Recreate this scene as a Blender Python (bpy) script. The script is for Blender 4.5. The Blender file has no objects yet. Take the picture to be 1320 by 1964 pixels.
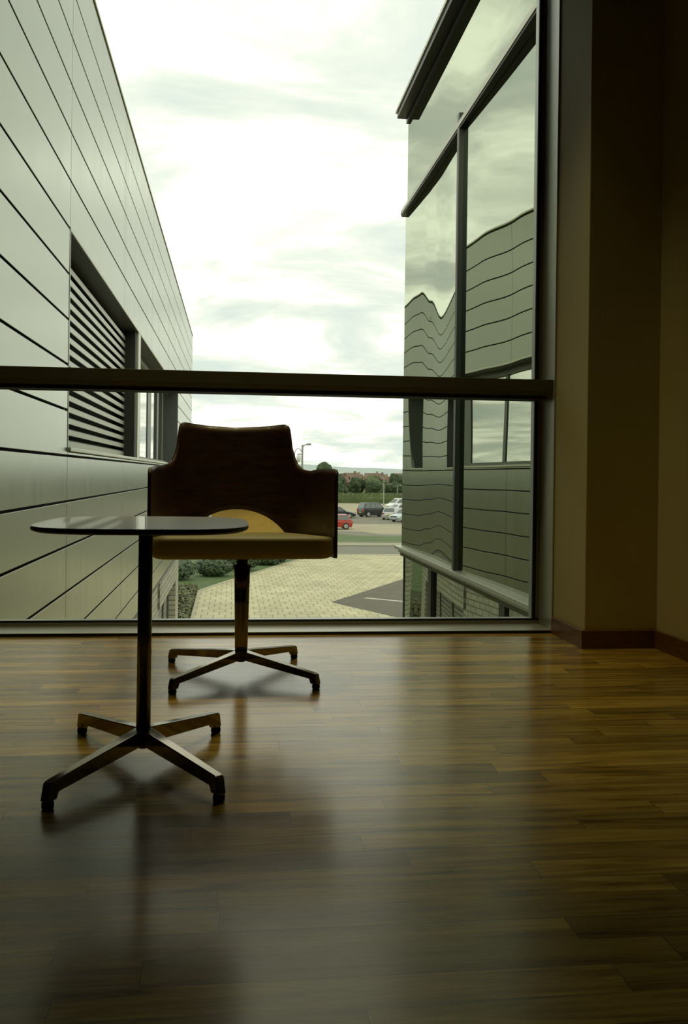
import bpy, bmesh, math, random
from mathutils import Vector, Matrix
random.seed(7)
S = bpy.context.scene
COL = S.collection
PI = math.pi

# ------------------------------------------------------------------ camera
cd = bpy.data.cameras.new('camera'); cam = bpy.data.objects.new('camera', cd); COL.objects.link(cam)
FPX = 1800.0
YAW = math.atan(213 / FPX)
cd.sensor_fit = 'VERTICAL'; cd.sensor_height = 24; cd.sensor_width = 24
cd.lens = FPX / 1964 * 24
cd.shift_y = -72.2 / 1964
cd.clip_start = 0.05; cd.clip_end = 8000
cam.matrix_world = Matrix.Translation((0, 0, 0.7)) @ Matrix.Rotation(-YAW, 4, 'Z') @ Matrix.Rotation(PI / 2, 4, 'X') @ Matrix.Rotation(0.0131, 4, 'Z')
S.camera = cam

# ------------------------------------------------------------------ view
S.view_settings.view_transform = 'Standard'; S.view_settings.look = 'None'
S.view_settings.gamma = 1; S.view_settings.use_curve_mapping = False
S.view_settings.exposure = 0.0
S.cycles.max_bounces = 8; S.cycles.diffuse_bounces = 4; S.cycles.glossy_bounces = 5
S.cycles.transparent_max_bounces = 16
S.cycles.caustics_reflective = False; S.cycles.caustics_refractive = False

SPOT_W = 44.0     # warm fill spots added over the window end to brighten the room
SPOT_XY = ((-.85, 3.60), (.12, 3.66), (.62, 3.62))

# ------------------------------------------------------------------ overcast sky
SKY_STRENGTH = 1.0
w = bpy.data.worlds.new('world'); S.world = w; w.use_nodes = True
nt = w.node_tree; nt.nodes.clear()
def N(nt, t, **k):
    n = nt.nodes.new(t)
    for a, b in k.items(): setattr(n, a, b)
    return n
def L(nt, a, b): nt.links.new(a, b)
tc = N(nt, 'ShaderNodeTexCoord')
sep = N(nt, 'ShaderNodeSeparateXYZ'); L(nt, tc.outputs['Generated'], sep.inputs[0])
zz = N(nt, 'ShaderNodeMath', operation='ADD'); L(nt, sep.outputs['Z'], zz.inputs[0]); zz.inputs[1].default_value = 0.13
zm = N(nt, 'ShaderNodeMath', operation='MAXIMUM'); L(nt, zz.outputs[0], zm.inputs[0]); zm.inputs[1].default_value = 0.03
dx = N(nt, 'ShaderNodeMath', operation='DIVIDE'); L(nt, sep.outputs['X'], dx.inputs[0]); L(nt, zm.outputs[0], dx.inputs[1])
dy = N(nt, 'ShaderNodeMath', operation='DIVIDE'); L(nt, sep.outputs['Y'], dy.inputs[0]); L(nt, zm.outputs[0], dy.inputs[1])
cmb = N(nt, 'ShaderNodeCombineXYZ'); L(nt, dx.outputs[0], cmb.inputs[0]); L(nt, dy.outputs[0], cmb.inputs[1])
n1 = N(nt, 'ShaderNodeTexNoise'); n1.inputs['Scale'].default_value = 1.25; n1.inputs['Detail'].default_value = 8; n1.inputs['Roughness'].default_value = 0.6; n1.inputs['Distortion'].default_value = 0.5
L(nt, cmb.outputs[0], n1.inputs['Vector'])
r1 = N(nt, 'ShaderNodeValToRGB'); L(nt, n1.outputs['Fac'], r1.inputs[0])
e = r1.color_ramp.elements
e[0].position = 0.38; e[0].color = (0.82, 0.91, 0.86, 1)
e[1].position = 0.60; e[1].color = (1.85, 1.86, 1.66, 1)
x = r1.color_ramp.elements.new(0.47); x.color = (1.02, 1.06, .97, 1)
bgn = N(nt, 'ShaderNodeBackground'); L(nt, r1.outputs[0], bgn.inputs[0]); bgn.inputs[1].default_value = SKY_STRENGTH
wo = N(nt, 'ShaderNodeOutputWorld'); L(nt, bgn.outputs[0], wo.inputs[0])

# ------------------------------------------------------------------ materials
def new_mat(name):
    m = bpy.data.materials.new(name); m.use_nodes = True
    nt = m.node_tree; b = nt.nodes['Principled BSDF']
    return m, nt, b
def pm(name, col, rough=0.6, metal=0.0, noise=0.0, nscale=8, bump=0.0, bscale=60, spec=0.5, stretch=None, coat=0):
    m, nt, b = new_mat(name)
    b.inputs['Base Color'].default_value = (*col, 1); b.inputs['Roughness'].default_value = rough
    b.inputs['Metallic'].default_value = metal; b.inputs['Specular IOR Level'].default_value = spec
    b.inputs['Coat Weight'].default_value = coat
    tc = N(nt, 'ShaderNodeTexCoord'); mp = N(nt, 'ShaderNodeMapping'); L(nt, tc.outputs['Object'], mp.inputs[0])
    if stretch: mp.inputs['Scale'].default_value = stretch
    if noise:
        n = N(nt, 'ShaderNodeTexNoise'); n.inputs['Scale'].default_value = nscale; n.inputs['Detail'].default_value = 5
        L(nt, mp.outputs[0], n.inputs['Vector'])
        mx = N(nt, 'ShaderNodeMix', data_type='RGBA'); L(nt, n.outputs['Fac'], mx.inputs[0])
        mx.inputs[6].default_value = (*[c * (1 - noise) for c in col], 1); mx.inputs[7].default_value = (*[min(1, c * (1 + noise)) for c in col], 1)
        L(nt, mx.outputs[2], b.inputs['Base Color'])
    if bump:
        n = N(nt, 'ShaderNodeTexNoise'); n.inputs['Scale'].default_value = bscale; n.inputs['Detail'].default_value = 4
        L(nt, mp.outputs[0], n.inputs['Vector'])
        bp = N(nt, 'ShaderNodeBump'); bp.inputs['Strength'].default_value = bump; bp.inputs['Distance'].default_value = 0.01
        L(nt, n.outputs['Fac'], bp.inputs['Height']); L(nt, bp.outputs[0], b.inputs['Normal'])
    return m
def math_(nt, op, a, b=None, c=None):
    n = N(nt, 'ShaderNodeMath', operation=op)
    for i, v in enumerate((a, b, c)):
        if v is None: continue
        if isinstance(v, (int, float)): n.inputs[i].default_value = v
        else: L(nt, v, n.inputs[i])
    return n.outputs[0]

def floor_mat():
    m, nt, b = new_mat('oak_strip_floor')
    tc = N(nt, 'ShaderNodeTexCoord'); sp = N(nt, 'ShaderNodeSeparateXYZ'); L(nt, tc.outputs['Object'], sp.inputs[0])
    X, Y = sp.outputs['X'], sp.outputs['Y']
    yr = math_(nt, 'DIVIDE', Y, 0.072); row = math_(nt, 'FLOOR', yr); fy = math_(nt, 'FRACT', yr)
    w1 = N(nt, 'ShaderNodeTexWhiteNoise', noise_dimensions='1D'); L(nt, row, w1.inputs['W'])
    xo = math_(nt, 'DIVIDE', math_(nt, 'ADD', X, math_(nt, 'MULTIPLY', w1.outputs['Value'], 5.0)), 0.78)
    colc = math_(nt, 'FLOOR', xo); fx = math_(nt, 'FRACT', xo)
    cv = N(nt, 'ShaderNodeCombineXYZ'); L(nt, row, cv.inputs[0]); L(nt, colc, cv.inputs[1])
    w2 = N(nt, 'ShaderNodeTexWhiteNoise', noise_dimensions='2D'); L(nt, cv.outputs[0], w2.inputs['Vector'])
    rnd = w2.outputs['Value']
    # grain
    g = N(nt, 'ShaderNodeCombineXYZ')
    L(nt, math_(nt, 'ADD', math_(nt, 'MULTIPLY', X, 1.6), math_(nt, 'MULTIPLY', rnd, 40)), g.inputs[0])
    L(nt, math_(nt, 'MULTIPLY', Y, 22), g.inputs[1]); L(nt, math_(nt, 'MULTIPLY', rnd, 17), g.inputs[2])
    n = N(nt, 'ShaderNodeTexNoise'); n.inputs['Scale'].default_value = 1.5; n.inputs['Detail'].default_value = 7; n.inputs['Roughness'].default_value = 0.62; n.inputs['Distortion'].default_value = 0.9
    L(nt, g.outputs[0], n.inputs['Vector'])
    rp = N(nt, 'ShaderNodeValToRGB'); L(nt, n.outputs['Fac'], rp.inputs[0])
    e = rp.color_ramp.elements
    e[0].position = .30; e[0].color = (0.10, 0.052, 0.006, 1)
    e[1].position = .70; e[1].color = (0.66, 0.46, 0.095, 1)
    k = rp.color_ramp.elements.new(.45); k.color = (0.36, 0.225, 0.038, 1)
    k = rp.color_ramp.elements.new(.56); k.color = (0.51, 0.34, 0.064, 1)
    # tone per strip
    tone = math_(nt, 'ADD', math_(nt, 'MULTIPLY', rnd, 0.75), 0.55)
    vm = N(nt, 'ShaderNodeVectorMath', operation='SCALE'); L(nt, rp.outputs[0], vm.inputs[0]); L(nt, tone, vm.inputs['Scale'])
    # knots / dark streaks
    kn = N(nt, 'ShaderNodeTexNoise'); kn.inputs['Scale'].default_value = 3.2; kn.inputs['Detail'].default_value = 4
    g2 = N(nt, 'ShaderNodeCombineXYZ'); L(nt, math_(nt, 'ADD', math_(nt, 'MULTIPLY', X, 0.9), math_(nt, 'MULTIPLY', rnd, 9)), g2.inputs[0]); L(nt, math_(nt, 'MULTIPLY', Y, 6), g2.inputs[1])
    L(nt, g2.outputs[0], kn.inputs['Vector'])
    kr = N(nt, 'ShaderNodeMapRange'); L(nt, kn.outputs['Fac'], kr.inputs[0]); kr.inputs[1].default_value = .60; kr.inputs[2].default_value = .74; kr.inputs[3].default_value = 1; kr.inputs[4].default_value = .35
    vm2 = N(nt, 'ShaderNodeVectorMath', operation='SCALE'); L(nt, vm.outputs[0], vm2.inputs[0]); L(nt, kr.outputs[0], vm2.inputs['Scale'])
    # joints: strip edges faint, board edges (every two strips) stronger, butt ends
    ey = math_(nt, 'LESS_THAN', math_(nt, 'MINIMUM', fy, math_(nt, 'SUBTRACT', 1, fy)), 0.012)
    row2 = math_(nt, 'FRACT', math_(nt, 'DIVIDE', Y, 0.144))
    eb = math_(nt, 'LESS_THAN', math_(nt, 'MINIMUM', row2, math_(nt, 'SUBTRACT', 1, row2)), 0.010)
    ex = math_(nt, 'LESS_THAN', math_(nt, 'MINIMUM', fx, math_(nt, 'SUBTRACT', 1, fx)), 0.0014)
    j = math_(nt, 'MINIMUM', math_(nt, 'ADD', math_(nt, 'ADD', math_(nt, 'MULTIPLY', ey, .12), math_(nt, 'MULTIPLY', eb, .45)), math_(nt, 'MULTIPLY', ex, .65)), .85)
    vm3 = N(nt, 'ShaderNodeVectorMath', operation='SCALE'); L(nt, vm2.outputs[0], vm3.inputs[0]); L(nt, math_(nt, 'SUBTRACT', 1, j), vm3.inputs['Scale'])
    L(nt, vm3.outputs[0], b.inputs['Base Color'])
    rn = N(nt, 'ShaderNodeTexNoise'); rn.inputs['Scale'].default_value = 5; rn.inputs['Detail'].default_value = 6; L(nt, tc.outputs['Object'], rn.inputs['Vector'])
    rr = N(nt, 'ShaderNodeMapRange'); L(nt, rn.outputs['Fac'], rr.inputs[0]); rr.inputs[3].default_value = .16; rr.inputs[4].default_value = .27
    L(nt, rr.outputs[0], b.inputs['Roughness'])
    b.inputs['IOR'].default_value = 1.40; b.inputs['Specular IOR Level'].default_value = 0.5; b.inputs['Specular Tint'].default_value = (1, .88, .40, 1)
    b.inputs['Coat Weight'].default_value = .08; b.inputs['Coat Roughness'].default_value = .12; b.inputs['Coat IOR'].default_value = 1.25
    bp = N(nt, 'ShaderNodeBump'); bp.inputs['Strength'].default_value = 0.25; bp.inputs['Distance'].default_value = 0.002
    hh = math_(nt, 'SUBTRACT', math_(nt, 'MULTIPLY', n.outputs['Fac'], .35), j)
    L(nt, hh, bp.inputs['Height']); L(nt, bp.outputs[0], b.inputs['Normal'])
    return m

def wood_mat(name, dark, light, rough=.4, scale=(3, 3, 26), coat=0.1, transl=0.0):
    m, nt, b = new_mat(name)
    tc = N(nt, 'ShaderNodeTexCoord'); mp = N(nt, 'ShaderNodeMapping'); L(nt, tc.outputs['Object'], mp.inputs[0]); mp.inputs['Scale'].default_value = scale
    n = N(nt, 'ShaderNodeTexNoise'); n.inputs['Scale'].default_value = 2.2; n.inputs['Detail'].default_value = 8; n.inputs['Roughness'].default_value = .65; n.inputs['Distortion'].default_value = .7
    L(nt, mp.outputs[0], n.inputs['Vector'])
    rp = N(nt, 'ShaderNodeValToRGB'); L(nt, n.outputs['Fac'], rp.inputs[0])
    rp.color_ramp.elements[0].position = .35; rp.color_ramp.elements[0].color = (*dark, 1)
    rp.color_ramp.elements[1].position = .65; rp.color_ramp.elements[1].color = (*light, 1)
    L(nt, rp.outputs[0], b.inputs['Base Color']); b.inputs['Roughness'].default_value = rough; b.inputs['Coat Weight'].default_value = coat
    if transl:
        t = N(nt, 'ShaderNodeBsdfTranslucent'); L(nt, rp.outputs[0], t.inputs[0])
        mx = N(nt, 'ShaderNodeMixShader'); mx.inputs[0].default_value = transl
        L(nt, b.outputs[0], mx.inputs[1]); L(nt, t.outputs[0], mx.inputs[2])
        L(nt, mx.outputs[0], nt.nodes['Material Output'].inputs[0])
    return m

def clad_mat():
    m, nt, b = new_mat('brushed_cladding')
    tc = N(nt, 'ShaderNodeTexCoord'); mp = N(nt, 'ShaderNodeMapping'); L(nt, tc.outputs['Object'], mp.inputs[0]); mp.inputs['Scale'].default_value = (1, 3, .12)
    n = N(nt, 'ShaderNodeTexNoise'); n.inputs['Scale'].default_value = 1.6; n.inputs['Detail'].default_value = 5; L(nt, mp.outputs[0], n.inputs['Vector'])
    rp = N(nt, 'ShaderNodeMix', data_type='RGBA'); L(nt, n.outputs['Fac'], rp.inputs[0])
    rp.inputs[6].default_value = (0.235, 0.25, 0.175, 1); rp.inputs[7].default_value = (0.31, 0.325, 0.24, 1)
    L(nt, rp.outputs[2], b.inputs['Base Color'])
    b.inputs['Metallic'].default_value = .95
    rr = N(nt, 'ShaderNodeMapRange'); L(nt, n.outputs['Fac'], rr.inputs[0]); rr.inputs[3].default_value = .20; rr.inputs[4].default_value = .30
    L(nt, rr.outputs[0], b.inputs['Roughness'])
    return m

def brick_mat(name, c1, c2, mortar, bw, rh, ms, axis='XY', rough=.85, bump=.4, smooth=.1):
    m, nt, b = new_mat(name)
    tc = N(nt, 'ShaderNodeTexCoord'); sp = N(nt, 'ShaderNodeSeparateXYZ'); L(nt, tc.outputs['Object'], sp.inputs[0])
    cv = N(nt, 'ShaderNodeCombineXYZ')
    L(nt, sp.outputs[axis[0]], cv.inputs[0]); L(nt, sp.outputs[axis[1]], cv.inputs[1])
    br = N(nt, 'ShaderNodeTexBrick'); L(nt, cv.outputs[0], br.inputs['Vector'])
    br.inputs['Color1'].default_value = (*c1, 1); br.inputs['Color2'].default_value = (*c2, 1); br.inputs['Mortar'].default_value = (*mortar, 1)
    br.inputs['Scale'].default_value = 1; br.inputs['Brick Width'].default_value = bw; br.inputs['Row Height'].default_value = rh
    br.inputs['Mortar Size'].default_value = ms; br.inputs['Mortar Smooth'].default_value = smooth
    n = N(nt, 'ShaderNodeTexNoise'); n.inputs['Scale'].default_value = .6; n.inputs['Detail'].default_value = 8; L(nt, tc.outputs['Object'], n.inputs['Vector'])
    mr = N(nt, 'ShaderNodeMapRange'); L(nt, n.outputs['Fac'], mr.inputs[0]); mr.inputs[1].default_value = .3; mr.inputs[2].default_value = .7; mr.inputs[3].default_value = .82; mr.inputs[4].default_value = 1.08
    vm = N(nt, 'ShaderNodeVectorMath', operation='SCALE'); L(nt, br.outputs['Color'], vm.inputs[0]); L(nt, mr.outputs[0], vm.inputs['Scale'])
    L(nt, vm.outputs[0], b.inputs['Base Color']); b.inputs['Roughness'].default_value = rough
    bp = N(nt, 'ShaderNodeBump'); bp.inputs['Strength'].default_value = bump; bp.inputs['Distance'].default_value = .01; bp.invert = True
    L(nt, br.outputs['Fac'], bp.inputs['Height']); L(nt, bp.outputs[0], b.inputs['Normal'])
    return m

def mirror_glass(name, tint, dark, fac):
    m = bpy.data.materials.new(name); m.use_nodes = True; nt = m.node_tree; nt.nodes.clear()
    g = N(nt, 'ShaderNodeBsdfGlossy'); g.inputs['Color'].default_value = (*tint, 1); g.inputs['Roughness'].default_value = 0.0
    d = N(nt, 'ShaderNodeBsdfDiffuse'); d.inputs[0].default_value = (*dark, 1)
    mx = N(nt, 'ShaderNodeMixShader'); fr = N(nt, 'ShaderNodeLayerWeight'); fr.inputs[0].default_value = fac
    L(nt, fr.outputs['Fresnel'], mx.inputs[0]); L(nt, d.outputs[0], mx.inputs[1]); L(nt, g.outputs[0], mx.inputs[2])
    o = N(nt, 'ShaderNodeOutputMaterial'); L(nt, mx.outputs[0], o.inputs[0]); return m
def clear_glass(name):
    m = bpy.data.materials.new(name); m.use_nodes = True; nt = m.node_tree; nt.nodes.clear()
    t = N(nt, 'ShaderNodeBsdfTransparent'); t.inputs[0].default_value = (0.965, 0.98, 0.95, 1)
    g = N(nt, 'ShaderNodeBsdfGlossy'); g.inputs['Roughness'].default_value = 0.0; g.inputs[0].default_value = (.9, .95, .9, 1)
    fr = N(nt, 'ShaderNodeFresnel'); fr.inputs[0].default_value = 1.25
    mx = N(nt, 'ShaderNodeMixShader'); L(nt, fr.outputs[0], mx.inputs[0]); L(nt, t.outputs[0], mx.inputs[1]); L(nt, g.outputs[0], mx.inputs[2])
    o = N(nt, 'ShaderNodeOutputMaterial'); L(nt, mx.outputs[0], o.inputs[0]); return m

OUT = 0.7
def dim(*a, **k):
    a = list(a); a[1] = tuple(c*OUT for c in a[1]); return pm(*a, **k)
M = dict(
    floor=floor_mat(),
    wall=pm('warm_beige_paint', (0.62, 0.58, 0.33), .8, noise=.05, nscale=3, bump=.1, bscale=200),
    dark_wall=pm('dark_paint', (0.05, 0.042, 0.02), .9, noise=.05),
    ceiling=pm('ceiling_paint', (0.04, 0.036, 0.022), .9, noise=.05),
    skirting=wood_mat('skirting_wood', (.14, .06, .012), (.24, .12, .03), .45, (6, 6, 40)),
    alu=pm('grey_aluminium', (0.52, 0.53, 0.47), .33, .45, noise=.06, nscale=20),
    alu_dark=pm('bronze_rail_metal', (0.10, 0.095, 0.055), .5, .3, noise=.05, nscale=20),
    rubber=pm('black_rubber', (0.008, 0.008, 0.007), .7, noise=.1),
    glass=clear_glass('window_glass'),
    chrome=pm('polished_metal', (0.27, 0.24, 0.19), .11, 1.0, noise=.08, nscale=30),
    veneer=wood_mat('dark_walnut_veneer', (.014, .005, .002), (.075, .029, .010), .46, (4, 4, 30)),
    ply_edge=pm('plywood_edge', (0.07, 0.035, 0.014), .5, noise=.2, nscale=60),
    gold=wood_mat('golden_veneer', (.95, .64, .17), (1.0, .76, .26), .5, (10, 10, 40), 0, .95),
    vinyl=pm('cream_vinyl', (0.44, 0.40, 0.21), .50, noise=.06, nscale=12, bump=.06, bscale=160),
    laminate=pm('grey_laminate', (0.78, 0.80, 0.68), .33, noise=.04, nscale=90, spec=1.0, coat=.5),
    black_edge=pm('black_table_edge', (0.006, 0.006, 0.008), .4, noise=.1),
    clad=clad_mat(),
    clad_joint=pm('joint_backing', (0.012, 0.013, 0.010), .9, noise=.1),
    soffit=dim('dark_soffit_metal', (0.055, 0.055, 0.035), .55, .3, noise=.1, nscale=5),
    reveal=dim('grey_reveal_metal', (0.14, 0.15, 0.13), .55, .3, noise=.1, nscale=5),
    trim=dim('pale_trim_metal', (0.78, 0.78, 0.60), .4, .5, noise=.05),
    louvre=dim('louvre_blade_metal', (0.72, 0.73, 0.60), .4, .6, noise=.08, nscale=4),
    frame=dim('window_frame_metal', (0.20, 0.21, 0.165), .45, .5, noise=.06),
    render_white=brick_mat('white_painted_brick', (.47, .46, .35), (.36, .35, .27), (.20, .19, .14), .34, .14, .016, 'YZ'),
    white=dim('white_render', (0.68, 0.67, 0.50), .8, noise=.05, nscale=2),
    mglass=mirror_glass('reflective_glazing', (0.42, 0.45, 0.37), (0.15, 0.19, 0.145), .80),
    mglass2=mirror_glass('office_glazing', (1.0, 1.0, .95), (0.05, 0.06, 0.05), .97),
    blinds=brick_mat('window_blinds', (.30, .30, .25), (.25, .25, .20), (.10, .10, .08), 3, .12, .02, 'YZ'),
    eave=pm('black_eave_metal', (0.02, 0.019, 0.015), .4, .3, noise=.1),
    asphalt=dim('asphalt', (0.17, 0.155, 0.105), .9, noise=.25, nscale=1.5, bump=.2),
    road=dim('grey_road', (0.26, 0.25, 0.185), .9, noise=.12, nscale=.8),
    carpark=dim('pale_tarmac', (0.50, 0.44, 0.29), .9, noise=.12, nscale=.25),
    carpark_dark=dim('worn_tarmac', (0.27, 0.25, 0.18), .9, noise=.35, nscale=.6),
    path=dim('pale_concrete', (0.44, 0.41, 0.28), .9, noise=.15, nscale=.6),
    paver=brick_mat('cream_pavers', (.56, .51, .32), (.47, .425, .25), (.24, .21, .12), .44, .72, .030, 'XY', .85, .3, .8),
    paint=dim('road_paint', (0.75, 0.73, 0.6), .8, noise=.1),
    kerb=dim('kerb_stone', (0.60, 0.55, 0.36), .85, noise=.12),
    grass=dim('lawn', (0.11, 0.17, 0.045), .9, noise=.45, nscale=2, bump=.6, bscale=30),
    grass_far=dim('verge_grass', (0.13, 0.19, 0.055), .9, noise=.35, nscale=.6, bump=.5, bscale=10),
    soil=dim('planted_ground', (0.075, 0.08, 0.025), .95, noise=.5, nscale=3),
    leaf=dim('shrub_leaf', (0.10, 0.15, 0.06), .5, noise=.5, nscale=4),
    leaf2=dim('ground_cover_leaf', (0.14, 0.15, 0.035), .6, noise=.6, nscale=2),
    tree=dim('tree_leaf', (0.085, 0.13, 0.042), .7, noise=.5, nscale=.3),
    tree2=dim('pale_tree_leaf', (0.16, 0.21, 0.07), .7, noise=.4, nscale=.3),
    hedge=dim('hedge_leaf', (0.13, 0.18, 0.055), .7, noise=.4, nscale=.7),
    bark=pm('bark', (0.08, 0.06, 0.03), .9, noise=.3),
    roof=dim('red_roof_tiles', (0.25, 0.16, 0.105), .8, noise=.25, nscale=.3),
    house=dim('cream_house_wall', (0.50, 0.42, 0.27), .85, noise=.12, nscale=.3),
    house2=dim('brown_house_wall', (0.30, 0.22, 0.14), .85, noise=.2, nscale=.3),
    hill=dim('hazed_moor', (0.60, 0.68, 0.64), 1, noise=.06, nscale=.003, spec=0),  # distance haze is put into this pale blue-green base colour
    field=dim('field', (0.14, 0.17, 0.07), .95, noise=.4, nscale=.02),
    car_glass=pm('car_glass', (0.09, 0.11, 0.10), .08, noise=.05, spec=.8),
    tyre=pm('tyre', (0.015, 0.015, 0.013), .8, noise=.1),
    hub=dim('wheel_alloy', (0.55, 0.55, 0.48), .35, .6, noise=.05),
    red=dim('red_car_paint', (0.55, 0.045, 0.022), .25, 0, noise=.03, coat=.6),
    black=pm('dark_car_paint', (0.022, 0.026, 0.024), .22, 0, noise=.03, coat=.6),
    navy=pm('navy_car_paint', (0.018, 0.03, 0.036), .22, 0, noise=.03, coat=.6),
    silver=dim('silver_car_paint', (0.75, 0.76, 0.70), .3, .3, noise=.03, coat=.6),
    whitecar=dim('white_car_paint', (1.0, 1.0, 0.94), .3, 0, noise=.02, coat=.6),
    silver_blue=dim('pale_blue_car_paint', (0.62, 0.68, 0.70), .3, .3, noise=.03, coat=.6),
    yplate=dim('yellow_plate', (0.75, 0.55, 0.05), .5, noise=.02),
    wplate=dim('white_plate', (0.75, 0.75, 0.7), .5, noise=.02),
    rlamp=pm('red_lamp_lens', (0.35, 0.02, 0.01), .2, noise=.02),
    clamp=pm('clear_lamp_lens', (0.75, 0.75, 0.7), .1, noise=.02),
    pole=pm('galvanised_steel', (0.33, 0.34, 0.29), .5, .5, noise=.08),
)

# ------------------------------------------------------------------ object helpers
def origin(p):
    v = Vector((0, 0, 0))
    while p is not None: v += p.location; p = p.parent
    return v
class MB:
    """collects geometry (world coordinates) and links it as ONE mesh object"""
    def __init__(s): s.bm = bmesh.new()
    def quad(s, *ps):
        return s.bm.faces.new([s.bm.verts.new(p) for p in ps])
    def box(s, x0, x1, y0, y1, z0, z1):
        v = [s.bm.verts.new(p) for p in ((x0,y0,z0),(x1,y0,z0),(x1,y1,z0),(x0,y1,z0),(x0,y0,z1),(x1,y0,z1),(x1,y1,z1),(x0,y1,z1))]
        for f in ((0,3,2,1),(4,5,6,7),(0,1,5,4),(1,2,6,5),(2,3,7,6),(3,0,4,7)): s.bm.faces.new([v[i] for i in f])
        return s
    def prism(s, poly, d0, d1, axis='X'):
        """poly of 2D points swept along axis from d0 to d1"""
        def P(p, d): return {'X': (d, p[0], p[1]), 'Y': (p[0], d, p[1]), 'Z': (p[0], p[1], d)}[axis]
        a = [s.bm.verts.new(P(p, d0)) for p in poly]; b = [s.bm.verts.new(P(p, d1)) for p in poly]
        n = len(poly); s.bm.faces.new(a[::-1]); s.bm.faces.new(b)
        for i in range(n): s.bm.faces.new([a[i], a[(i+1) % n], b[(i+1) % n], b[i]])
        return s
    def loft(s, rings, cap=True, closed=True):
        R = [[s.bm.verts.new(p) for p in r] for r in rings]
        n = len(R[0]); m = n if closed else n - 1
        for a, b in zip(R, R[1:]):
            for i in range(m): s.bm.faces.new([a[i], a[(i+1) % n], b[(i+1) % n], b[i]])
        if cap: s.bm.faces.new(R[0][::-1]); s.bm.faces.new(R[-1])
        return s
    def lathe(s, cx, cy, prof, n=32, flute=0, nf=4):
        rings = []
        for r, z in prof:
            ring = []
            for i in range(n):
                t = 2*PI*i/n; rr = r*(1 - flute*(0.5+0.5*math.cos(nf*t))**3)
                ring.append((cx+rr*math.cos(t), cy+rr*math.sin(t), z))
            rings.append(ring)
        return s.loft(rings)
    def tube(s, pts, r, n=8, r2=None):
        pts = [Vector(p) for p in pts]; rings = []; r2 = r if r2 is None else r2
        for i, p in enumerate(pts):
            d = (pts[min(i+1, len(pts)-1)] - pts[max(i-1, 0)]).normalized()
            u = d.cross(Vector((0, 1, 0)) if abs(d.y) < .9 else Vector((1, 0, 0))).normalized(); v = d.cross(u)
            rr = r + (r2-r)*i/max(1, len(pts)-1)
            rings.append([p + u*rr*math.cos(2*PI*k/n) + v*rr*math.sin(2*PI*k/n) for k in range(n)])
        return s.loft(rings)
    def cyl_y(s, cx, cz, r, y0, y1, n=20):
        return s.loft([[(cx+r*math.cos(2*PI*k/n), y, cz+r*math.sin(2*PI*k/n)) for k in range(n)] for y in (y0, y1)])
    def build(s, name, mat, parent=None, smooth=False, bevel=0, seg=2, mats=None, sub=0, auto=None):
        bmesh.ops.recalc_face_normals(s.bm, faces=s.bm.faces)
        me = bpy.data.meshes.new(name); off = origin(parent) if parent else Vector((0, 0, 0))
        if off.length: bmesh.ops.translate(s.bm, verts=s.bm.verts, vec=-off)
        s.bm.to_mesh(me); s.bm.free()
        me.materials.append(M[mat] if isinstance(mat, str) else mat)
        for x in (mats or []): me.materials.append(M[x])
        if smooth or bevel:
            for p in me.polygons: p.use_smooth = True
        o = bpy.data.objects.new(name, me); COL.objects.link(o)
        if parent: o.parent = parent
        if bevel:
            b = o.modifiers.new('bevel', 'BEVEL'); b.width = bevel; b.segments = seg; b.limit_method = 'ANGLE'; b.angle_limit = math.radians(35); b.harden_normals = True
        if sub:
            m = o.modifiers.new('sub', 'SUBSURF'); m.levels = sub; m.render_levels = sub
        if auto:
            try: me.set_sharp_from_angle(angle=math.radians(auto))
            except Exception: pass
        return o
def tag(o, label=None, cat=None, group=None, kind=None):
    if label: o['label'] = label
    if cat: o['category'] = cat
    if group: o['group'] = group
    if kind: o['kind'] = kind
    return o
def thing(name, label, cat, loc=(0, 0, 0), rz=0, group=None, kind=None):
    o = bpy.data.objects.new(name, None); COL.objects.link(o); o.location = loc; o.rotation_euler = (0, 0, rz)
    o.empty_display_size = .2
    return tag(o, label, cat, group, kind)
def struct(o): o['kind'] = 'structure'; return o

# ------------------------------------------------------------------ room shell
WY = 4.07       # inner line of the window frame
GY = 4.27       # glass plane
XR = 1.432      # right jamb
XL = -1.75
ZT = 3.32
struct(MB().box(XL-.2, 3.0, -2.4, WY+.24, -.25, 0).build('floor', 'floor'))
struct(MB().box(XL-.2, 3.0, -2.4, 4.6, 3.36, 3.5).build('ceiling', 'ceiling'))
struct(MB().box(XL-.2, XL, -2.4, 4.36, 0, 3.36).build('wall_left', 'dark_wall'))
struct(MB().box(XL-.2, 3.0, -2.6, -2.4, -.25, 3.5).build('wall_back', 'dark_wall'))
# column beside the window, with the wall beyond it
struct(MB().box(XR+.006, 3.0, 3.70, 4.42, 0, 3.36).build('wall_right', 'wall', bevel=.004))
struct(MB().box(1.747, 3.0, -2.4, 3.70, 0, 3.36).build('wall_far_right', 'wall'))
o = struct(MB().prism([(XR-.010, 4.06), (XR-.010, 3.688), (1.735, 3.688), (1.735, -2.4), (1.747, -2.4), (1.747, 3.70), (XR+.006, 3.70), (XR+.006, 4.06)], 0, .075, 'Z').build('baseboard_right', 'skirting', bevel=.002))

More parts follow.
